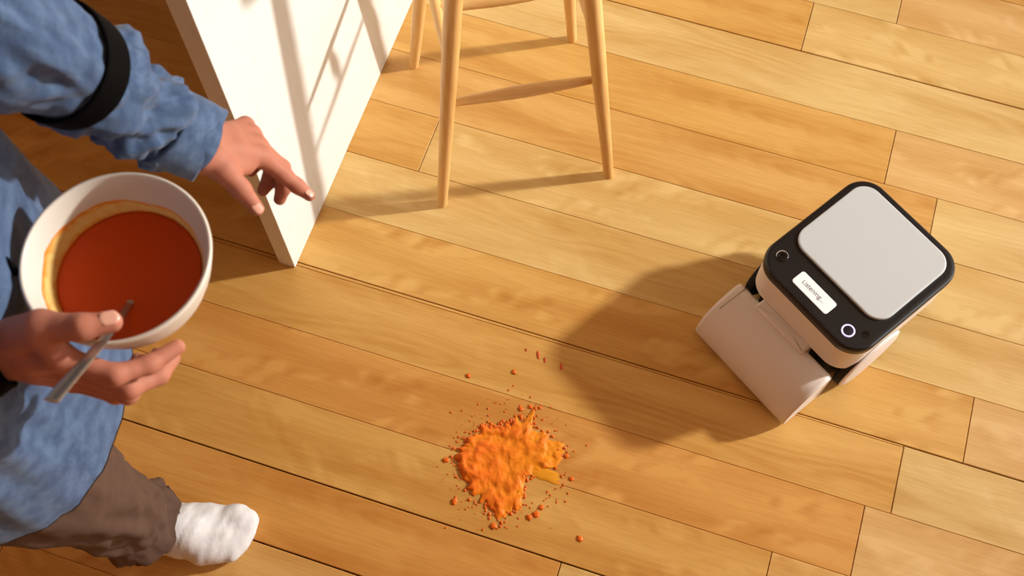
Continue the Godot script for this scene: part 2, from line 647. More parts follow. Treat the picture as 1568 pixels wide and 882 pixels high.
# ---------------------------------------------------------------- counter
func counter() -> void:
	var s := 512
	var im := Image.create(s, s, false, Image.FORMAT_RGB8)
	var a := noise(5, 1.0, 3)
	for y in s:
		for x in s:
			var fx := x / 512.0
			var fy := y / 512.0
			var streak := a.get_noise_2d(fx * 34.0, fy * 5.0)
			var area := smoothstep(-0.15, 0.45, a.get_noise_2d(fx * 4.0 + 20.0, fy * 2.5 + 7.0))
			var t := smoothstep(0.18, 0.55, streak) * area * 0.09 + 0.02 * a.get_noise_2d(fx * 90.0, fy * 10.0 + 40.0)
			im.set_pixel(x, y, Color(0.895, 0.90, 0.89).lerp(Color(0.60, 0.60, 0.57), clampf(t, 0.0, 1.0)))
	var m := mat(Color(1, 1, 1), 0.6)
	m.albedo_texture = ImageTexture.create_from_image(im)
	m.uv1_triplanar = true
	m.uv1_scale = Vector3(1.6, 1.6, 1.6)
	var corner := Basis(Vector3.UP, YAW) * v3(-0.673, 0, -0.7466)
	var t := thing("kitchen_counter", "white limewashed kitchen counter end panel standing on the floor boards behind the pointing hand", "counter", corner, YAW)
	# local x: along the boards, local -z: into the room
	put("end_panel", slab(0.0165, 0.65, 0.0, 0.90, 0.0015, 0.001, v3(-0.0165, 0, -0.65)), m, t)
	put("worktop", slab(0.85, 0.665, 0.90, 0.94, 0.006, 0.003, v3(-0.835, 0, -0.65)), m, t)
	put("far_panel", slab(0.0165, 0.65, 0.0, 0.90, 0.0015, 0.001, v3(-1.65, 0, -0.65)), m, t)

# ---------------------------------------------------------------- stool
func stool() -> void:
	var feet := [v3(-0.1352, 0, -1.0544), v3(0.189, 0, -1.1178), v3(0.1242, 0, -1.4376), v3(-0.2002, 0, -1.3734)]
	var c := (feet[0] + feet[1] + feet[2] + feet[3]) as Vector3 / 4.0
	var m := mat(Color(0.95, 0.79, 0.53), 0.4)
	m.albedo_texture = wood[3]
	var t := thing("bar_stool", "light wooden bar stool with round tapering legs standing beside the white counter", "stool", c)
	var hgt := 0.80
	var leg := func(i: int, h: float) -> Vector3:
		var d: Vector3 = c - feet[i]
		return feet[i] + d.normalized() * 0.15 * h + v3(0, h, 0) - c
	for i in 4:
		put("leg", tube([leg.call(i, 0.0), leg.call(i, 0.004), leg.call(i, 0.2), leg.call(i, 0.4), leg.call(i, 0.55), leg.call(i, hgt)], [0.0085, 0.0098, 0.0125, 0.0145, 0.015, 0.0135], 30, 24, Vector2(0.42, 3.8), Vector2(0.1, 0.2 * i)), m, t)
	for k in 2:
		var a: Vector3 = leg.call([0, 2][k], 0.284) + v3(0, 0, -0.010)
		var b: Vector3 = leg.call([1, 3][k], 0.284) + v3(0, 0, -0.010)
		put("rung", tube([a, a.lerp(b, 0.25), a.lerp(b, 0.5), a.lerp(b, 0.75), b], [0.0065, 0.0098, 0.0118, 0.0098, 0.0065], 20, 18), m, t)
	var mids := []
	for k in 2:
		var a: Vector3 = leg.call([1, 3][k], 0.385)
		var b: Vector3 = leg.call([2, 0][k], 0.385)
		mids.append(a.lerp(b, 0.5))
		put("side_rung", tube([a, a.lerp(b, 0.25), a.lerp(b, 0.5), a.lerp(b, 0.75), b], [0.0055, 0.0078, 0.0095, 0.0078, 0.0055], 20, 18), m, t)
	put("centre_stretcher", tube([mids[0], mids[0].lerp(mids[1], 0.25), mids[0].lerp(mids[1], 0.5), mids[0].lerp(mids[1], 0.75), mids[1]], [0.0065, 0.0105, 0.0125, 0.0105, 0.0065], 20, 18), m, t)
	var seat := put("seat", stack(rounded(0.16, 0.16, 0.16, 14), [Vector2(-0.03, 0.793), Vector2(-0.004, 0.798), Vector2(0, 0.804), Vector2(0, 0.82), Vector2(-0.004, 0.826), Vector2(-0.03, 0.824)]), m, t)
	seat.rotation.y = -0.195

# ---------------------------------------------------------------- robot
func robot() -> void:
	var cream := mat(Color(0.925, 0.895, 0.87), 0.42)
	var black := mat(Color(0.06, 0.066, 0.088), 0.3)
	var rubber := mat(Color(0.02, 0.02, 0.02), 0.75)
	var plate := mat(Color(0.785, 0.81, 0.83), 0.45)
	var t := thing("household_robot", "boxy cream household robot with a black-rimmed white lid and a front roller bar", "robot", v3(0.5928, 0, -0.8364), -deg_to_rad(51.1))
	put("body", stack(rounded(0.1185, 0.1335, 0.044, 12), [Vector2(-0.004, 0.103), Vector2(0, 0.108), Vector2(0, 0.186)]), cream, t)
	put("chassis", stack(rounded(0.094, 0.122, 0.03, 8), [Vector2(-0.006, 0.018), Vector2(0, 0.026), Vector2(0, 0.105)]), rubber, t)
	var rim := put("top_frame", stack(rounded(0.1205, 0.1355, 0.046, 14), [Vector2(-0.006, 0.179), Vector2(0, 0.183), Vector2(0, 0.194), Vector2(-0.0015, 0.1975), Vector2(-0.004, 0.1995), Vector2(-0.008, 0.2)]), black, t)
	put("lid", stack(rounded(0.1045, 0.0915, 0.032, 12), [Vector2(0, 0.199), Vector2(0, 0.203), Vector2(-0.0012, 0.2046), Vector2(-0.003, 0.205)], Transform3D(Basis(), v3(-0.002, 0, -0.029))), plate, t)
	put("lid_groove", stack(rounded(0.1065, 0.0935, 0.033, 12), [Vector2(0, 0.1985), Vector2(0, 0.2004)], Transform3D(Basis(), v3(-0.002, 0, -0.028))), rubber, t)
	# display with its word
	var scr := mat(Color(0.9, 0.9, 0.9), 0.3)
	scr.emission_enabled = true
	scr.emission = Color(1, 1, 1)
	scr.emission_energy_multiplier = 0.28
	var dsp := put("display", stack(rounded(0.0405, 0.0145, 0.005, 5), [Vector2(0, 0.199), Vector2(0, 0.2005), Vector2(-0.0005, 0.2008)], Transform3D(Basis(), v3(-0.0092, 0, 0.1007))), scr, t)
	var tm := TextMesh.new()
	tm.text = "Listening..."
	var sf := SystemFont.new()
	sf.font_names = PackedStringArray(["Droid Sans"])
	tm.font = sf
	tm.font_size = 32
	tm.pixel_size = 0.0105 / 32.0
	tm.depth = 0.0003
	var txt := put("lettering", tm, mat(Color(0.16, 0.16, 0.17), 0.6), dsp)
	txt.transform = Transform3D(Basis(Vector3.RIGHT, -PI / 2), v3(-0.0112, 0.2009, 0.1007))
	# ring button, lens and camera
	var glow := mat(Color(0.85, 0.84, 0.95), 0.4)
	glow.emission_enabled = true
	glow.emission = Color(0.78, 0.76, 1.0)
	glow.emission_energy_multiplier = 0.5
	var ringm := lathe([Vector2(0.0088, 0.1998), Vector2(0.0088, 0.2010), Vector2(0.0094, 0.2013), Vector2(0.0112, 0.2013), Vector2(0.0118, 0.2008), Vector2(0.0118, 0.1998)], 36)
	var btn := put("button", lathe([Vector2(0.0, 0.2009), Vector2(0.0088, 0.2008), Vector2(0.0088, 0.1996)], 30), mat(Color(0.05, 0.05, 0.13), 0.3), t)
	btn.position = v3(0.075, 0, 0.106)
	var lit := put("light_ring", ringm, glow, btn)
	lit.set_meta("label", "glowing pale violet ring")
	var lens := put("sensor_window", lathe([Vector2(0.0, 0.2006), Vector2(0.0068, 0.2005), Vector2(0.0072, 0.1996)], 28), mat(Color(0.008, 0.008, 0.012), 0.1), t)
	lens.position = v3(0.0985, 0, 0.0885)
	var cam := put("camera_housing", lathe([Vector2(0.0055, 0.2002), Vector2(0.006, 0.2014), Vector2(0.0092, 0.2014), Vector2(0.010, 0.2004), Vector2(0.010, 0.1996)], 32), mat(Color(0.03, 0.03, 0.035), 0.15), t)
	cam.position = v3(-0.0912, 0, 0.0958)
	put("lens", lathe([Vector2(0.0, 0.2012), Vector2(0.003, 0.2010), Vector2(0.0055, 0.2002)], 24), mat(Color(0.01, 0.012, 0.02), 0.05), cam)
	var cres := []  # crescent highlight of the camera rim, modelled as a sliver of pale metal
	for i in 13:
		var a := deg_to_rad(180.0 + 15.0 * i) - 0.9
		var w := 0.0019 * sin(PI * i / 12.0) + 0.0002
		cres.append([v3(0.0105 * cos(a), 0.2008, 0.0105 * sin(a)), w])
	var pts := []
	var rr := []
	for q in cres:
		pts.append(q[0])
		rr.append(q[1] * 0.6)
	put("modelled_highlight", loft(pts, rr, rr, Vector3.UP, 26, 10, flat_disp, true, true), mat(Color(0.8, 0.8, 0.8), 0.25, 0.6), cam)
	# roller bar in front
	var prof := [v3(0, 0.008, 0.140), v3(0, 0.088, 0.136), v3(0, 0.095, 0.138), v3(0, 0.099, 0.144), v3(0, 0.1, 0.155), v3(0, 0.098, 0.172), v3(0, 0.092, 0.190), v3(0, 0.080, 0.208), v3(0, 0.063, 0.2225), v3(0, 0.042, 0.2315), v3(0, 0.022, 0.2345), v3(0, 0.010, 0.232), v3(0, 0.004, 0.226), v3(0, 0.004, 0.150)]
	var mid := v3(0, 0.05, 0.185)
	var rows := []
	for e in [[-0.1225, 0.0], [-0.1225, 0.96], [-0.1205, 0.985], [-0.117, 1.0], [0.102, 1.0], [0.1055, 0.985], [0.1075, 0.96], [0.1075, 0.0]]:
		var row := PackedVector3Array()
		for i in prof.size() + 1:
			var p: Vector3 = mid + (prof[prof.size() - 1 - i % prof.size()] - mid) * e[1]
			row.append(v3(e[0], p.y, p.z))
		rows.append(row)
		if e[1] == 1.0 or e[1] == 0.96:
			rows.append(row)
	var bar := put("roller_bar", grid(rows, true), cream, t)
	bar.set_meta("label", "long cream bar with a rounded front")
	put("end_seam", slab(0.0004, 0.035, 0.0, 0.0008, 0.001, 0.0002, v3(-0.108, 0.0995, 0.168)), mat(Color(0.55, 0.5, 0.45), 0.7), bar)
	put("hinge_flap", stack(rounded(0.058, 0.018, 0.004, 4), [Vector2(0, 0.03), Vector2(0, 0.1035), Vector2(-0.002, 0.106), Vector2(-0.005, 0.1065)], Transform3D(Basis(), v3(-0.0135, 0, 0.136))), cream, t)
	# wheels
	for s in [-1, 1]:
		var xf := Transform3D(Basis(v3(0, -s, 0), v3(s, 0, 0), v3(0, 0, 1)), v3(s * 0.1035, 0.072, 0.052))
		var w := put("wheel", lathe([Vector2(0.0, -0.002), Vector2(0.066, -0.002), Vector2(0.0715, 0.001), Vector2(0.072, 0.004), Vector2(0.072, 0.013), Vector2(0.070, 0.016), Vector2(0.0, 0.016)], 56), rubber, t)
		w.transform = xf
		put("wheel_cover", lathe([Vector2([0.05, 0, 0.0702][s + 1], 0.0155), Vector2([0.05, 0, 0.070][s + 1], 0.018), Vector2([0.044, 0, 0.062][s + 1], 0.0215), Vector2(0.03, 0.0235), Vector2(0.0, 0.0245)], 56), cream, w)
	var cast := put("caster", lathe([Vector2(0.0, 0.0), Vector2(0.008, 0.001), Vector2(0.014, 0.008), Vector2(0.014, 0.03), Vector2(0.0, 0.03)], 20), rubber, t)
	cast.position = v3(0, 0, -0.09)

# ---------------------------------------------------------------- person
func person() -> void:
	var skin := mat(Color(0.72, 0.47, 0.385), 0.6)
	skin.metallic_specular = 0.35
	skin.subsurf_scatter_enabled = true
	skin.subsurf_scatter_strength = 0.08
	var t := thing("person", "person in a blue denim shirt and brown trousers pointing at the orange spill", "person", v3(-0.60, 0, -0.43))
	var o := t.position
	# --- skin: one body, with finer head and hands
	var bones := []
	bones += chain([v3(-0.60, 0.95, -0.43), v3(-0.60, 1.15, -0.43), v3(-0.615, 1.33, -0.43)], [0.12, 0.115, 0.12])
	bones += chain([v3(-0.60, 0.93, -0.37), v3(-0.60, 0.93, -0.49)], [0.11, 0.11])
	bones += chain([v3(-0.62, 1.355, -0.31), v3(-0.62, 1.355, -0.55)], [0.052, 0.052])
	bones += chain([v3(-0.61, 1.38, -0.43), v3(-0.595, 1.53, -0.43)], [0.062, 0.055])
	bones += chain([v3(-0.625, 1.35, -0.28), v3(-0.665, 1.06, -0.25), v3(-0.4640, 1.02, -0.3665)], [0.046, 0.030, 0.025])
	bones += chain([v3(-0.615, 1.35, -0.565), v3(-0.402, 1.180, -0.576), v3(-0.318, 0.965, -0.6135)], [0.046, 0.028, 0.024])
	bones += chain([v3(-0.60, 0.88, -0.35), v3(-0.585, 0.48, -0.375), v3(-0.63, 0.09, -0.42)], [0.085, 0.055, 0.038])
	bones += chain([v3(-0.62, 0.88, -0.52), v3(-0.77, 0.48, -0.56), v3(-1.00, 0.09, -0.60)], [0.085, 0.055, 0.038])
	var body := flesh(shifted(bones, o), 0.014, 0.04)
	# left hand, pointing
	var W := v3(-0.322, 0.962, -0.613)
	var K := v3(-0.2704, 0.905, -0.6344)
	var lh := []
	var k2 := v3(-0.2785, 0.8995, -0.6520)
	var k3 := v3(-0.2870, 0.8935, -0.6690)
	var k4 := v3(-0.2955, 0.8890, -0.6830)
	lh += chain([W + v3(-0.02, 0.02, 0), W], [0.026, 0.024])
	lh += chain([W + v3(0.002, 0.002, 0.008), W.lerp(K, 0.55), K], [0.019, 0.0145, 0.0118])
	lh += chain([W, W.lerp(k2, 0.55), k2], [0.018, 0.0145, 0.0118])
	lh += chain([W + v3(0, 0, -0.006), W.lerp(k3, 0.55), k3], [0.018, 0.0140, 0.0112])
	lh += chain([W + v3(0, 0, -0.010), W.lerp(k4, 0.55), k4], [0.017, 0.0130, 0.0102])
	lh += chain([K, v3(-0.2510, 0.880, -0.6270), v3(-0.2375, 0.864, -0.6210), v3(-0.2255, 0.853, -0.6150)], [0.0110, 0.0092, 0.0080, 0.0066])
	lh += chain([k2, v3(-0.2560, 0.867, -0.6420), v3(-0.2585, 0.838, -0.6340), v3(-0.2650, 0.822, -0.6270)], [0.0108, 0.0094, 0.0084, 0.0072])
	lh += chain([k3, v3(-0.2705, 0.858, -0.6570), v3(-0.2760, 0.834, -0.6455), v3(-0.2835, 0.828, -0.6350)], [0.0104, 0.0090, 0.0080, 0.0070])
	lh += chain([k4, v3(-0.2840, 0.860, -0.6760), v3(-0.2900, 0.841, -0.6640), v3(-0.2970, 0.838, -0.6540)], [0.0092, 0.0080, 0.0072, 0.0064])
	lh += chain([W + v3(0.002, -0.006, 0.006), v3(-0.3000, 0.943, -0.5985)], [0.018, 0.0140])
	lh += chain([v3(-0.3000, 0.943, -0.5985), v3(-0.2840, 0.924, -0.5850), v3(-0.2690, 0.905, -0.5710)], [0.0130, 0.0102, 0.0076])
	lh += chain([v3(-0.3000, 0.943, -0.5985), v3(-0.2850, 0.915, -0.6190)], [0.012, 0.012])
	var hand_l := flesh(shifted(lh, o), 0.0025, 0.006)
	# right hand, thumb over the rim of the bowl, fingers round and under it
	var V := v3(-0.4640, 1.02, -0.3665)
	var rh := []
	var j1 := v3(-0.3920, 1.045, -0.3520)
	var j2 := v3(-0.3950, 1.020, -0.3520)
	var j3 := v3(-0.3990, 0.997, -0.3525)
	var j4 := v3(-0.4080, 0.976, -0.3550)
	rh += chain([V + v3(-0.05, 0.004, 0.028), V], [0.030, 0.027])
	rh += chain([V + v3(0, 0.006, 0), V.lerp(j1, 0.55), j1], [0.020, 0.0155, 0.0122])
	rh += chain([V, V.lerp(j2, 0.55), j2], [0.020, 0.0155, 0.0120])
	rh += chain([V + v3(0, -0.006, 0), V.lerp(j3, 0.55), j3], [0.019, 0.0150, 0.0115])
	rh += chain([V + v3(0, -0.012, 0), V.lerp(j4, 0.55), j4], [0.018, 0.0140, 0.0105])
	rh += chain([j1, v3(-0.3480, 1.034, -0.3400), v3(-0.3230, 1.022, -0.3545), v3(-0.3020, 1.014, -0.3740)], [0.0112, 0.0095, 0.0085, 0.0072])
	rh += chain([j2, v3(-0.3440, 1.006, -0.3370), v3(-0.3240, 0.988, -0.3560), v3(-0.3160, 0.979, -0.3760)], [0.0110, 0.0095, 0.0086, 0.0074])
	rh += chain([j3, v3(-0.3520, 0.982, -0.3400), v3(-0.3400, 0.972, -0.3640), v3(-0.3330, 0.970, -0.3830)], [0.0105, 0.0092, 0.0082, 0.0072])
	rh += chain([j4, v3(-0.3680, 0.968, -0.3440), v3(-0.3590, 0.965, -0.3640), v3(-0.3530, 0.965, -0.3800)], [0.0094, 0.0082, 0.0074, 0.0066])
	rh += chain([V + v3(0.004, 0.010, -0.004), v3(-0.4030, 1.072, -0.3690)], [0.020, 0.0165])
	rh += chain([v3(-0.4030, 1.072, -0.3690), v3(-0.3650, 1.081, -0.3665), v3(-0.3420, 1.0755, -0.3735)], [0.0150, 0.0112, 0.0094])
	rh += chain([v3(-0.4030, 1.070, -0.3680), v3(-0.3960, 1.050, -0.3540)], [0.014, 0.013])
	var hand_r := flesh(shifted(rh, o), 0.0025, 0.006)
	# head
	var hc := v3(-0.575, 1.645, -0.43)
	var hb := []
	hb += chain([hc + v3(-0.02, 0.03, 0), hc + v3(0.012, 0.02, 0)], [0.088, 0.082])
	hb += chain([hc + v3(0.02, -0.02, 0), hc + v3(0.045, -0.085, 0)], [0.068, 0.036])
	hb += chain([hc + v3(0.0, -0.04, -0.04), hc + v3(0.05, -0.088, -0.012)], [0.03, 0.02])
	hb += chain([hc + v3(0.0, -0.04, 0.04), hc + v3(0.05, -0.088, 0.012)], [0.03, 0.02])
	hb += chain([hc + v3(0.086, 0.005, 0), hc + v3(0.108, -0.035, 0)], [0.009, 0.013])
	hb += chain([hc + v3(0.088, -0.062, -0.018), hc + v3(0.088, -0.062, 0.018)], [0.009, 0.009])
	hb += chain([hc + v3(0.082, -0.074, -0.014), hc + v3(0.082, -0.074, 0.014)], [0.009, 0.009])
	for s in [-1, 1]:
		hb += chain([hc + v3(0.078, 0.022, 0.014 * s), hc + v3(0.068, 0.022, 0.045 * s)], [0.010, 0.010])
		hb += chain([hc + v3(-0.005, 0.012, 0.085 * s), hc + v3(0.0, -0.03, 0.082 * s)], [0.016, 0.010])
	hb += chain([hc + v3(-0.015, -0.06, 0), v3(-0.60, 1.50, -0.43)], [0.058, 0.056])
	var head := flesh(shifted(hb, o), 0.006, 0.018)
	put("body", joined([body, hand_l, hand_r, head]), skin, t)
	for s in [-1, 1]:
		var eye := put("eye", lathe([Vector2(0.0, -0.011), Vector2(0.008, -0.0078), Vector2(0.011, 0.0), Vector2(0.008, 0.0078), Vector2(0.0, 0.011)], 16), mat(Color(0.9, 0.88, 0.86), 0.2), t)
		eye.position = hc + v3(0.074, 0.006, 0.031 * s) - o
	# nails
	var nail := mat(Color(0.88, 0.66, 0.58), 0.3)
	for q in [[v3(-0.3415, 1.0848, -0.3735), v3(0.95, -0.3, -0.33), v3(0.25, 0.95, 0.1), 0.0062], [v3(-0.2240, 0.8605, -0.6145), v3(0.75, -0.6, 0.45), v3(0.45, 0.75, -0.1), 0.0042], [v3(-0.2670, 0.9125, -0.5685), v3(0.6, -0.55, 0.57), v3(0.35, 0.72, 0.2), 0.0048]]:
		var dir: Vector3 = q[1].normalized()
		var nrm: Vector3 = (q[2] - dir * q[2].dot(dir)).normalized()
		var nm := put("nail", stack(rounded(q[3], q[3] * 1.35, q[3] * 0.9, 5), [Vector2(0, -0.001), Vector2(0, 0.0), Vector2(-0.001, 0.0006), Vector2(-0.003, 0.001)]), nail, t)
		nm.transform = Transform3D(Basis(nrm.cross(dir), nrm, dir), q[0] - o)
	var hair := []
	hair += chain([hc + v3(-0.03, 0.045, 0), hc + v3(0.0, 0.055, 0)], [0.094, 0.084])
	hair += chain([hc + v3(-0.05, 0.0, 0), hc + v3(-0.05, -0.04, 0)], [0.075, 0.06])
	put("hair", flesh(shifted(hair, o), 0.008, 0.02), mat(Color(0.10, 0.07, 0.05), 0.8), t)
	# --- shirt
	var denim := mat(Color(1, 1, 1), 0.85)
	denim.albedo_texture = cloth_image(3, Color(0.18, 0.275, 0.425), Color(0.355, 0.455, 0.595), 0.45)
	denim.rim_enabled = true
	denim.rim = 0.3
	var fold := noise(8, 1.0, 2)
	var torso_disp := func(s: float, a: float, _t: float) -> float:
		var d := fold.get_noise_3d(s * 3.0, cos(a) * 2.6, sin(a) * 2.6) * 0.012
		return d + fold.get_noise_3d(s * 6.0 + 5.0, cos(a) * 3.0, sin(a) * 3.0) * 0.003
	var hem := []
	# superellipse rings from hem to neck
	var prof := [[0.765, -0.585, -0.425, 0.152, 0.188], [0.85, -0.588, -0.43, 0.150, 0.188], [0.95, -0.590, -0.435, 0.146, 0.190], [1.05, -0.592, -0.435, 0.146, 0.190], [1.18, -0.60, -0.43, 0.142, 0.200], [1.30, -0.615, -0.43, 0.138, 0.212], [1.38, -0.62, -0.43, 0.122, 0.205], [1.425, -0.615, -0.43, 0.098, 0.155], [1.455, -0.608, -0.43, 0.080, 0.092], [1.475, -0.602, -0.43, 0.076, 0.078]]
	var rows := []
	var uvs := []
	var rings := 90
	var seg := 96
	var cols := [[], [], [], [], []]
	for p in prof:
		for q in 5:
			cols[q].append(p[q])
	for pass_in in [false, true]:
		pass
	for i in rings:
		var f := float(i) / (rings - 1)
		var y: float = spline(cols[0], f)
		var row := PackedVector3Array()
		var ur := PackedVector2Array()
		for j in seg + 1:
			var th := TAU * j / seg
			var cx := cos(th)
			var sz := -sin(th)
			var e := 2.0 / 2.5
			var d: float = torso_disp.call(y, th, f) * (0.35 + 0.65 * smoothstep(0.78, 0.95, y))
			var dip := (0.03 * sz * sz - 0.012) * clampf((0.9 - y) / 0.135, 0.0, 1.0)
			row.append(v3(spline(cols[1], f) + signf(cx) * pow(absf(cx), e) * (spline(cols[3], f) + d), y + dip, spline(cols[2], f) + signf(sz) * pow(absf(sz), e) * (spline(cols[4], f) + d)) - o)
			ur.append(Vector2(y * 4.0, th * 0.17 * 4.0))
		rows.append(row)
		uvs.append(ur)
	# turn the hem under
	var under := PackedVector3Array()
	for p in rows[0]:
		under.append(v3(p.x * 0.975, p.y + 0.02, p.z * 0.975))
	rows.push_front(under)
	uvs.push_front(uvs[0])
	var torso := grid(rows, true, uvs)
	# sleeves
	var sleeve_l := func(s: float, a: float, tt: float) -> float:
		var el := exp(-pow((s - 0.40) / 0.07, 2.0))
		var lo := exp(-pow((s - 0.485) / 0.03, 2.0))
		var w := s + 0.012 * sin(a + 0.8) + 0.006 * sin(2.0 * a)
		var d := 0.006 * exp(-pow((w - 0.397) / 0.016, 2.0)) - 0.007 * exp(-pow((w - 0.433) / 0.011, 2.0)) + 0.004 * exp(-pow((w - 0.462) / 0.014, 2.0)) - 0.005 * exp(-pow((w - 0.489) / 0.008, 2.0))
		d += fold.get_noise_3d(s * 16.0 + sin(a + 0.6) * 0.9, cos(a) * 0.9, sin(a) * 0.9) * (0.004 + 0.007 * el + 0.006 * lo)
		d += 0.010 * fold.get_noise_3d(s * 7.0 - cos(a - 0.5) * 1.4 + 3.0, cos(a) * 1.1, sin(a) * 1.1) * (1.0 - smoothstep(0.33, 0.40, s))
		d += fold.get_noise_3d(s * 34.0 + cos(a) * 2.2 + 20.0, cos(a) * 1.3, sin(a) * 1.3 + 9.0) * (0.0015 + 0.006 * lo + 0.004 * el)
		var pinch := exp(-pow((tt - 0.468) / 0.055, 2.0))
		return (d * (1.0 - 0.85 * pinch) - 0.002 * pinch) * (1.0 - smoothstep(0.93, 0.98, tt))
	var LP := [v3(-0.625, 1.395, -0.565), v3(-0.53, 1.33, -0.56), v3(-0.435, 1.24, -0.562), v3(-0.394, 1.165, -0.580), v3(-0.377, 1.11, -0.592), v3(-0.357, 1.055, -0.600), v3(-0.338, 1.010, -0.607), v3(-0.320, 0.982, -0.6105)]
	var lr := [0.085, 0.078, 0.062, 0.0525, 0.0475, 0.042, 0.0395, 0.0395]
	var lrows := loft_rows(moved(LP, o), lr, lr, v3(0, 0.3, 1), 150, 80, sleeve_l)
	var arm_l := grid(lrows[0], true, lrows[1])
	var sleeve_r := func(s: float, a: float, tt: float) -> float:
		return fold.get_noise_3d(s * 18.0 + 60.0, cos(a) * 1.1, sin(a) * 1.1) * 0.008 * (1.0 - smoothstep(0.93, 0.98, tt))
	var RP := [v3(-0.625, 1.395, -0.285), v3(-0.66, 1.25, -0.25), v3(-0.68, 1.11, -0.235), v3(-0.66, 1.05, -0.25), v3(-0.59, 1.03, -0.295), v3(-0.52, 1.02, -0.337)]
	var rr := [0.085, 0.074, 0.062, 0.058, 0.050, 0.042]
	var arm_r := loft(moved(RP, o), rr, rr, v3(0, 0.3, 1), 80, 56, sleeve_r)
	var shirt := put("shirt", joined([torso, arm_l, arm_r]), denim, t)
	# cuffs: a band that turns in over the wrist
	put("cuff", cuff(v3(-0.3465, 1.028, -0.604) - o, v3(-0.3085, 0.9670, -0.6095) - o, 0.0415, 0.0400, v3(0.45, -0.85, -0.1), v3(0.80, -0.45, 0.25)), denim, shirt)
	put("cuff", cuff(v3(-0.560, 1.025, -0.312) - o, v3(-0.505, 1.02, -0.345) - o, 0.046, 0.043, v3(0.85, 0, -0.5), v3(0.85, 0, -0.5)), denim, shirt)
	# black band round the left sleeve
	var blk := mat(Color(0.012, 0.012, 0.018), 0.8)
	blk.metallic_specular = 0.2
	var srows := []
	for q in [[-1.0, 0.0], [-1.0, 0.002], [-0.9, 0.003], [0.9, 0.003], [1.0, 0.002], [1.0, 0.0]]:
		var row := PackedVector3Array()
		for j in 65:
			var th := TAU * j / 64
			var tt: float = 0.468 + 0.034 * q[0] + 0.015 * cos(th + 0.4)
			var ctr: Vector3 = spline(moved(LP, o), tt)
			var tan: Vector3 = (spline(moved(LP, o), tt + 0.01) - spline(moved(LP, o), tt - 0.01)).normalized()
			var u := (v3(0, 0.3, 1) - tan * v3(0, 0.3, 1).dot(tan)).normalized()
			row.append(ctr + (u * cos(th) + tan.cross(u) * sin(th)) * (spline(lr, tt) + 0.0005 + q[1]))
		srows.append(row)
	var sleeve_ring := put("sleeve_ring", grid(srows, true), blk, shirt)
	sleeve_ring.set_meta("label", "black band round the sleeve")
	var thin_line := put("thin_line", tube(moved([v3(-0.458, 1.07, -0.445), v3(-0.4445, 1.062, -0.434), v3(-0.440, 1.055, -0.427)], o), [0.003, 0.003, 0.003]), blk, shirt)  # short thin black tube across the shirt front
	thin_line.set_meta("label", "thin black line on the shirt")
	var wb := put("wrist_ring", cuff(v3(-0.474, 1.016, -0.358) - o, v3(-0.461, 1.016, -0.366) - o, 0.033, 0.033, v3(0.86, 0, -0.5), v3(0.86, 0, -0.5)), blk, t)  # plain black ring round the right wrist
	wb.set_meta("label", "black band on the right wrist")
	# --- trousers
	var brown := mat(Color(1, 1, 1), 0.9)
	brown.albedo_texture = cloth_image(9, Color(0.29, 0.20, 0.155), Color(0.37, 0.27, 0.215), 0.25)
	var leg_disp := func(s: float, a: float, tt: float) -> float:
		var low := smoothstep(0.66, 0.86, tt)
		var w := tt + 0.022 * sin(a + 0.5) + 0.010 * sin(2.0 * a + 1.0)
		var d := fold.get_noise_3d(s * 5.0 + 30.0, cos(a) * 1.5, sin(a) * 1.5) * 0.010
		d += fold.get_noise_3d(s * 11.0 + sin(a) * 1.2 + 10.0, cos(a) * 0.9, sin(a) * 0.9) * 0.014 * low
		d += 0.012 * exp(-pow((w - 0.83) / 0.045, 2.0)) - 0.012 * exp(-pow((w - 0.915) / 0.018, 2.0)) - 0.007 * exp(-pow((w - 0.735) / 0.02, 2.0)) + 0.005 * exp(-pow((w - 0.955) / 0.02, 2.0))
		return d
	var legs := []
	for k in 2:
		var J: Array = [[v3(-0.60, 0.94, -0.36), v3(-0.598, 0.70, -0.362), v3(-0.588, 0.48, -0.375), v3(-0.60, 0.26, -0.40), v3(-0.618, 0.105, -0.418), v3(-0.612, 0.055, -0.420)], [v3(-0.61, 0.94, -0.51), v3(-0.68, 0.70, -0.54), v3(-0.77, 0.48, -0.56), v3(-0.89, 0.26, -0.585), v3(-0.985, 0.105, -0.598), v3(-0.995, 0.055, -0.600)]][k]
		legs.append(loft(moved(J, o), [0.105, 0.094, 0.076, 0.066, 0.062, 0.060], [0.105, 0.096, 0.076, 0.065, 0.058, 0.056], v3(0, 0, 1), 150, 72, leg_disp, true, false, Vector2(4, 4)))
	var pelvis := flesh(shifted(chain([v3(-0.60, 0.95, -0.36), v3(-0.60, 0.95, -0.50)], [0.125, 0.125]), o), 0.012, 0.02)
	put("trousers", joined(legs + [pelvis]), brown, t)
	# --- socks
	var sockm := mat(Color(1, 1, 1), 0.9)
	sockm.albedo_texture = cloth_image(15, Color(0.80, 0.80, 0.82), Color(0.95, 0.95, 0.95), 0.25)
	sockm.uv1_triplanar = true
	sockm.uv1_scale = Vector3(5, 5, 5)
	for k in 2:
		var q: Vector3 = [v3(0, 0, 0), v3(-0.37, 0, -0.185)][k] - o
		var ft := []
		ft += chain([v3(-0.672, 0.034, -0.421), v3(-0.64, 0.045, -0.421)], [0.033, 0.036])
		ft += chain([v3(-0.64, 0.06, -0.421), v3(-0.625, 0.15, -0.42)], [0.040, 0.042])
		ft += chain([v3(-0.63, 0.062, -0.42), v3(-0.545, 0.040, -0.412), v3(-0.492, 0.027, -0.410)], [0.040, 0.033, 0.024])
		ft += chain([v3(-0.62, 0.035, -0.435), v3(-0.52, 0.024, -0.436), v3(-0.465, 0.021, -0.438), v3(-0.446, 0.018, -0.4365)], [0.030, 0.025, 0.021, 0.015])
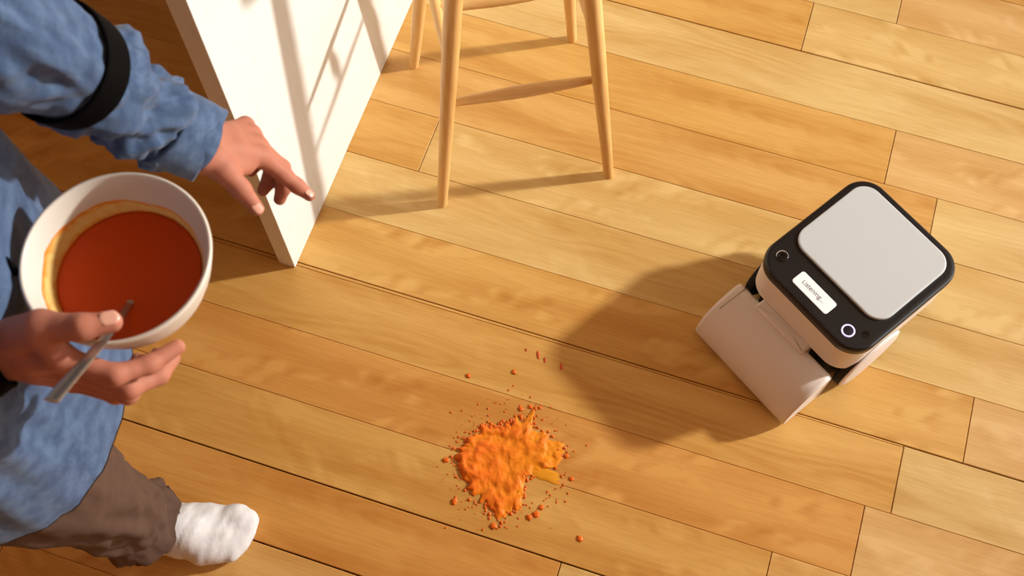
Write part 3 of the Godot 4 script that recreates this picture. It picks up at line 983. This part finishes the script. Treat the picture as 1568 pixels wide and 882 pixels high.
		ft += chain([v3(-0.62, 0.035, -0.410), v3(-0.52, 0.024, -0.388), v3(-0.475, 0.018, -0.382)], [0.030, 0.025, 0.017])
		ft += chain([v3(-0.50, 0.021, -0.412), v3(-0.450, 0.017, -0.415)], [0.022, 0.015])
		ft += chain([v3(-0.50, 0.020, -0.395), v3(-0.460, 0.016, -0.397)], [0.022, 0.015])
		var wr := noise(31, 1.0, 2)
		var cutf := func(p: Vector3, f: float) -> float:
			var g := f + wr.get_noise_3d(p.x * 34.0 + p.z * 14.0, p.y * 12.0, p.z * 10.0) * 0.0022
			return maxf(g, -p.y + 0.001)
		put("sock", flesh(shifted(ft, -q), 0.0045, 0.016, cutf), sockm, t)

func shifted(bones: Array, o: Vector3) -> Array:
	var r := []
	for b in bones:
		r.append([b[0] - o, b[1] - o, b[2], b[3]])
	return r

func moved(pts: Array, o: Vector3) -> Array:
	var r := []
	for p in pts:
		r.append(p - o)
	return r

func cuff(a: Vector3, b: Vector3, r0: float, r1: float, ax0: Vector3, ax1: Vector3) -> ArrayMesh:
	var len := (b - a).length()
	var rows := []
	var uvs := []
	for q in [[0.0, r0 - 0.003], [0.0, r0], [0.04, r0 + 0.0012], [0.1, r0 + 0.0004], [0.3, (r0 + r1) / 2 + 0.0006], [0.5, (r0 + r1) / 2 + 0.0006], [0.7, (r0 + r1) / 2 + 0.0005], [0.9, r1 + 0.0004], [0.96, r1 + 0.0012], [1.0, r1], [0.99, r1 - 0.003], [0.6, r1 - 0.0035]]:
		var tan := ax0.lerp(ax1, q[0]).normalized()
		var u := (v3(0, 0.3, 1) - tan * v3(0, 0.3, 1).dot(tan)).normalized()
		var v := tan.cross(u)
		var row := PackedVector3Array()
		var ur := PackedVector2Array()
		for j in 65:
			var th := TAU * j / 64
			var w := 0.0012 * sin(th * 3.0 + q[0] * 2.0)
			row.append(a.lerp(b, q[0]) + (u * cos(th) + v * sin(th)) * (q[1] + w))
			ur.append(Vector2(q[0] * len * 4.0, th * r0 * 4.0))
		rows.append(row)
		uvs.append(ur)
	return grid(rows, true, uvs)

# ---------------------------------------------------------------- bowl, soup, spoon
func bowl() -> void:
	var c := v3(-0.3526, 0.986, -0.4425)
	var glaze := mat(Color(0.90, 0.88, 0.84), 0.3)
	var t := thing("bowl", "white round bowl held in the hand against the denim shirt", "bowl", c)
	var prof := [Vector2(0.0, 0.004), Vector2(0.036, 0.004), Vector2(0.040, 0.0), Vector2(0.045, 0.0), Vector2(0.048, 0.005), Vector2(0.061, 0.013), Vector2(0.071, 0.028), Vector2(0.078, 0.046), Vector2(0.0835, 0.066), Vector2(0.0850, 0.072), Vector2(0.0853, 0.0745), Vector2(0.0843, 0.0762), Vector2(0.0823, 0.0762), Vector2(0.0808, 0.0745), Vector2(0.0790, 0.066), Vector2(0.0735, 0.047), Vector2(0.066, 0.030), Vector2(0.055, 0.017), Vector2(0.03, 0.011), Vector2(0.0, 0.010)]
	put("vessel", lathe(prof, 96), glaze, t)
	# film of soup left on the inside wall
	var wall := func(y: float) -> float:
		var pts := [Vector2(0.066, 0.030) as Vector2, Vector2(0.0735, 0.047), Vector2(0.0790, 0.066), Vector2(0.0808, 0.0745)]
		for i in 3:
			if y <= pts[i + 1].y:
				return lerpf(pts[i].x, pts[i + 1].x, (y - pts[i].y) / (pts[i + 1].y - pts[i].y))
		return 0.0808
	var nz := noise(44, 1.0, 3)
	var rows := []
	var cols := []
	for i in 8:
		var f := i / 7.0
		var row := PackedVector3Array()
		var cr := PackedColorArray()
		for j in 97:
			var th := -TAU * j / 96
			var top := 0.0115 + 0.004 * nz.get_noise_2d(cos(th) * 1.2, sin(th) * 1.2) + 0.0075 * cos(th - PI)
			var y := 0.0325 + top * f
			var r: float = wall.call(y) - 0.0005 * (1.0 - f * f * 0.9)
			row.append(v3(r * cos(th), y, r * sin(th)))
			var edge := smoothstep(0.62, 0.95, f) + (1.0 - smoothstep(0.0, 0.25, f)) + 0.6 * nz.get_noise_2d(th * 6.0, f * 2.0)
			cr.append(Color(0.85, 0.62, 0.22).lerp(Color(0.80, 0.27, 0.02), clampf(edge, 0.0, 1.0)))
		rows.append(row)
		cols.append(cr)
	for q in rows.size():
		rows[q].reverse()
		cols[q].reverse()
	var fm := mat(Color(1, 1, 1), 0.3)
	fm.vertex_color_use_as_albedo = true
	put("soup_film", grid(rows, true, [], cols), fm, t)
	# soup
	var sm := mat(Color(0.79, 0.285, 0.06), 0.35)
	sm.metallic_specular = 0.3
	var soup := thing("soup", "smooth red-orange soup filling the white bowl", "soup", c)
	var srows := []
	for q in [[0.0, 0.0118], [0.03, 0.0122], [0.054, 0.0178], [0.0620, 0.0255], [0.0655, 0.0310], [0.0664, 0.0332], [0.064, 0.0328], [0.045, 0.0326], [0.02, 0.0326], [0.0, 0.0326]]:
		srows.append(Vector2(q[0], q[1]))
	put("liquid", lathe(srows, 72), sm, soup)
	# spoon: its bowl in the soup, its handle under the thumb
	var steel := mat(Color(0.72, 0.70, 0.67), 0.25, 0.9)
	var a := v3(-0.366, 1.116, -0.2895)
	var b := v3(-0.3505, 1.0690, -0.3575)
	var e := v3(-0.3490, 1.0165, -0.4165)
	var sp := thing("spoon", "steel spoon dipped in the soup with its handle under the thumb", "spoon", b)
	put("handle", loft(moved([a, a.lerp(b, 0.4), b, e], b), [0.0066, 0.0060, 0.0046, 0.0038], [0.0013, 0.0013, 0.0014, 0.0018], v3(1, 0, 0.2), 40, 16, flat_disp, true, true), steel, sp)
	var dn := (e - b).normalized()
	put("spoon_bowl", loft(moved([e - dn * 0.004, e + v3(0.001, -0.003, -0.007), e + v3(0.003, -0.008, -0.018), e + v3(0.005, -0.0095, -0.029), e + v3(0.007, -0.0085, -0.037)], b), [0.003, 0.007, 0.0125, 0.0115, 0.003], [0.0018, 0.002, 0.002, 0.002, 0.001], v3(1, 0, 0.2), 28, 24, flat_disp, true, true), steel, sp)

# ---------------------------------------------------------------- spill
func spill() -> void:
	var c := v3(-0.004, 0, -0.548)
	var t := thing("spilled_puree", "bright orange lumpy puree spilled on the floor boards in front of the robot", "spill", c)
	var m := mat(Color(1, 1, 1), 0.5)
	m.metallic_specular = 0.35
	m.vertex_color_use_as_albedo = true
	var nz := noise(77, 1.0, 2)
	var R := [[0, 0.090], [12, 0.094], [22, 0.088], [35, 0.076], [50, 0.070], [58, 0.072], [64, 0.100], [70, 0.070], [78, 0.074], [90, 0.066], [105, 0.062], [120, 0.070], [140, 0.074], [158, 0.084], [172, 0.093], [185, 0.095], [200, 0.090], [214, 0.086], [228, 0.090], [242, 0.094], [254, 0.100], [262, 0.112], [270, 0.094], [280, 0.086], [289, 0.074], [298, 0.054], [310, 0.046], [325, 0.050], [340, 0.066], [352, 0.082], [360, 0.090]]
	var radius := func(deg: float) -> float:
		for i in R.size() - 1:
			if deg <= R[i + 1][0]:
				var f: float = (deg - R[i][0]) / float(R[i + 1][0] - R[i][0])
				return lerpf(R[i][1], R[i + 1][1], f * f * (3.0 - 2.0 * f))
		return R[0][1]
	var rows := []
	var cols := []
	var n := 240
	var rg := 56
	for i in rg + 1:
		var f := float(i) / rg
		var row := PackedVector3Array()
		var cr := PackedColorArray()
		for j in n + 1:
			var deg := 360.0 * j / n
			var th := deg_to_rad(deg)
			var d := Vector2(cos(th), -sin(th))
			var rr: float = radius.call(deg) * (1.0 + 0.06 * nz.get_noise_2d(d.x * 4.0, d.y * 4.0) + pow(f, 3.0) * (0.08 * nz.get_noise_2d(d.x * 3.5 + 9.0, d.y * 3.5) + 0.06 * nz.get_noise_2d(d.x * 8.0 + 4.0, d.y * 8.0)))
			var p := d * rr * f
			var hump := nz.get_noise_2d(p.x * 24.0 + 3.0, p.y * 24.0) * (0.45 + 0.55 * smoothstep(0.35, 0.85, f))
			var fine := nz.get_noise_2d(p.x * 42.0 + 30.0, p.y * 42.0)
			var edge := sqrt(maxf(0.0, 1.0 - pow(f, 5.0)))
			var left := smoothstep(-0.03, -0.085, p.x)
			var h := edge * (0.0040 + 0.0045 * left + 0.0042 * maxf(hump, -0.4) + (0.0004 + 0.0012 * smoothstep(0.5, 0.9, f)) * fine + 0.0003 * nz.get_noise_2d(p.x * 110.0, p.y * 110.0))
			row.append(v3(p.x, maxf(h, 0.0003) if i < rg else 0.0002, p.y))
			var y := clampf(0.45 + p.x * 5.5 - 0.6 * hump, 0.0, 1.0)
			var k := Color(0.86, 0.185, 0.012).lerp(Color(0.88, 0.30, 0.012), y)
			cr.append(k)
		rows.append(row)
		cols.append(cr)
	for q in rows.size():
		rows[q].reverse()
		cols[q].reverse()
	rows.reverse()
	cols.reverse()
	for q in rows.size():
		rows[q].reverse()
		cols[q].reverse()
	put("puddle", grid(rows, true, [], cols), m, t)
	# thin yellow smear at the right and flecks thrown round about
	var blob := func(at: Vector2, r: float, h: float, sd: float, stretch: float, turn: float) -> ArrayMesh:
		var br := []
		for i in 6:
			var f := i / 5.0
			var row := PackedVector3Array()
			for j in 21:
				var th := -TAU * j / 20
				var rr := r * (1.0 + 0.35 * nz.get_noise_2d(cos(th) * 2.0 + sd, sin(th) * 2.0 + sd))
				var p := (Vector2(cos(th) * stretch, sin(th)) * rr * (1.0 - f)).rotated(turn)
				row.append(v3(at.x + p.x, h * sqrt(maxf(0.0, 1.0 - (1.0 - f) * (1.0 - f))) + 0.0002, at.y + p.y))
			br.append(row)
		return grid(br, true)
	var orange := mat(Color(0.90, 0.42, 0.06), 0.35)
	var yellow := mat(Color(0.90, 0.60, 0.10), 0.4)
	var red := mat(Color(0.80, 0.30, 0.07), 0.5)
	put("smear", blob.call(Vector2(0.058, 0.026), 0.012, 0.0016, 3.0, 2.9, 0.33), yellow, t)
	for q in [[0.02, -0.092, 0.0045], [0.037, -0.096, 0.004], [0.054, -0.094, 0.003], [-0.112, 0.002, 0.005], [-0.096, 0.075, 0.0055], [0.008, -0.162, 0.0042], [-0.075, -0.155, 0.004], [0.100, -0.005, 0.004], [0.108, 0.036, 0.004], [0.055, 0.086, 0.0045], [0.12, 0.14, 0.005], [-0.028, 0.118, 0.0055], [0.034, 0.103, 0.005], [0.046, 0.098, 0.006]]:
		put("droplet", blob.call(Vector2(q[0], q[1]), q[2], q[2] * 0.5, q[0] * 90.0, 1.15, q[1] * 30.0), orange, t)
	for q in [[0.052, -0.195, 0.0022, 4.0], [0.064, -0.185, 0.002, 2.6], [0.094, -0.172, 0.0024, 3.0], [0.03, -0.205, 0.0016, 2.0]]:
		put("drip_mark", blob.call(Vector2(q[0], q[1]), q[2], 0.0008, q[0] * 50.0, q[3], 1.45), red, t)
	var bits := fresh()
	for i in 190:
		var a := rng.randf() * TAU
		var d := 0.085 + absf(rng.randfn(0.0, 0.022))
		var p := Vector2(cos(a) * d * 1.05, sin(a) * d)
		var r := rng.randf_range(0.0006, 0.0018)
		bits.append_from(blob.call(p, r, r * 0.6, i * 3.0, 1.2, a), 0, Transform3D())
	for i in 150:
		var deg := rng.randf() * 360.0
		if rng.randf() < 0.6:
			deg = [75.0, 110.0, 140.0, 250.0, 285.0][rng.randi() % 5] + rng.randf_range(-18.0, 18.0)
		var d: float = radius.call(deg) * rng.randf_range(0.93, 1.12)
		var a := deg_to_rad(deg)
		var r := rng.randf_range(0.0010, 0.0028)
		bits.append_from(blob.call(Vector2(cos(a), -sin(a)) * d, r, r * 0.8, i * 2.0, 1.2, a), 0, Transform3D())
	var s := put("splatter", bits.commit(), orange, t)
	s.set_meta("kind", "stuff")
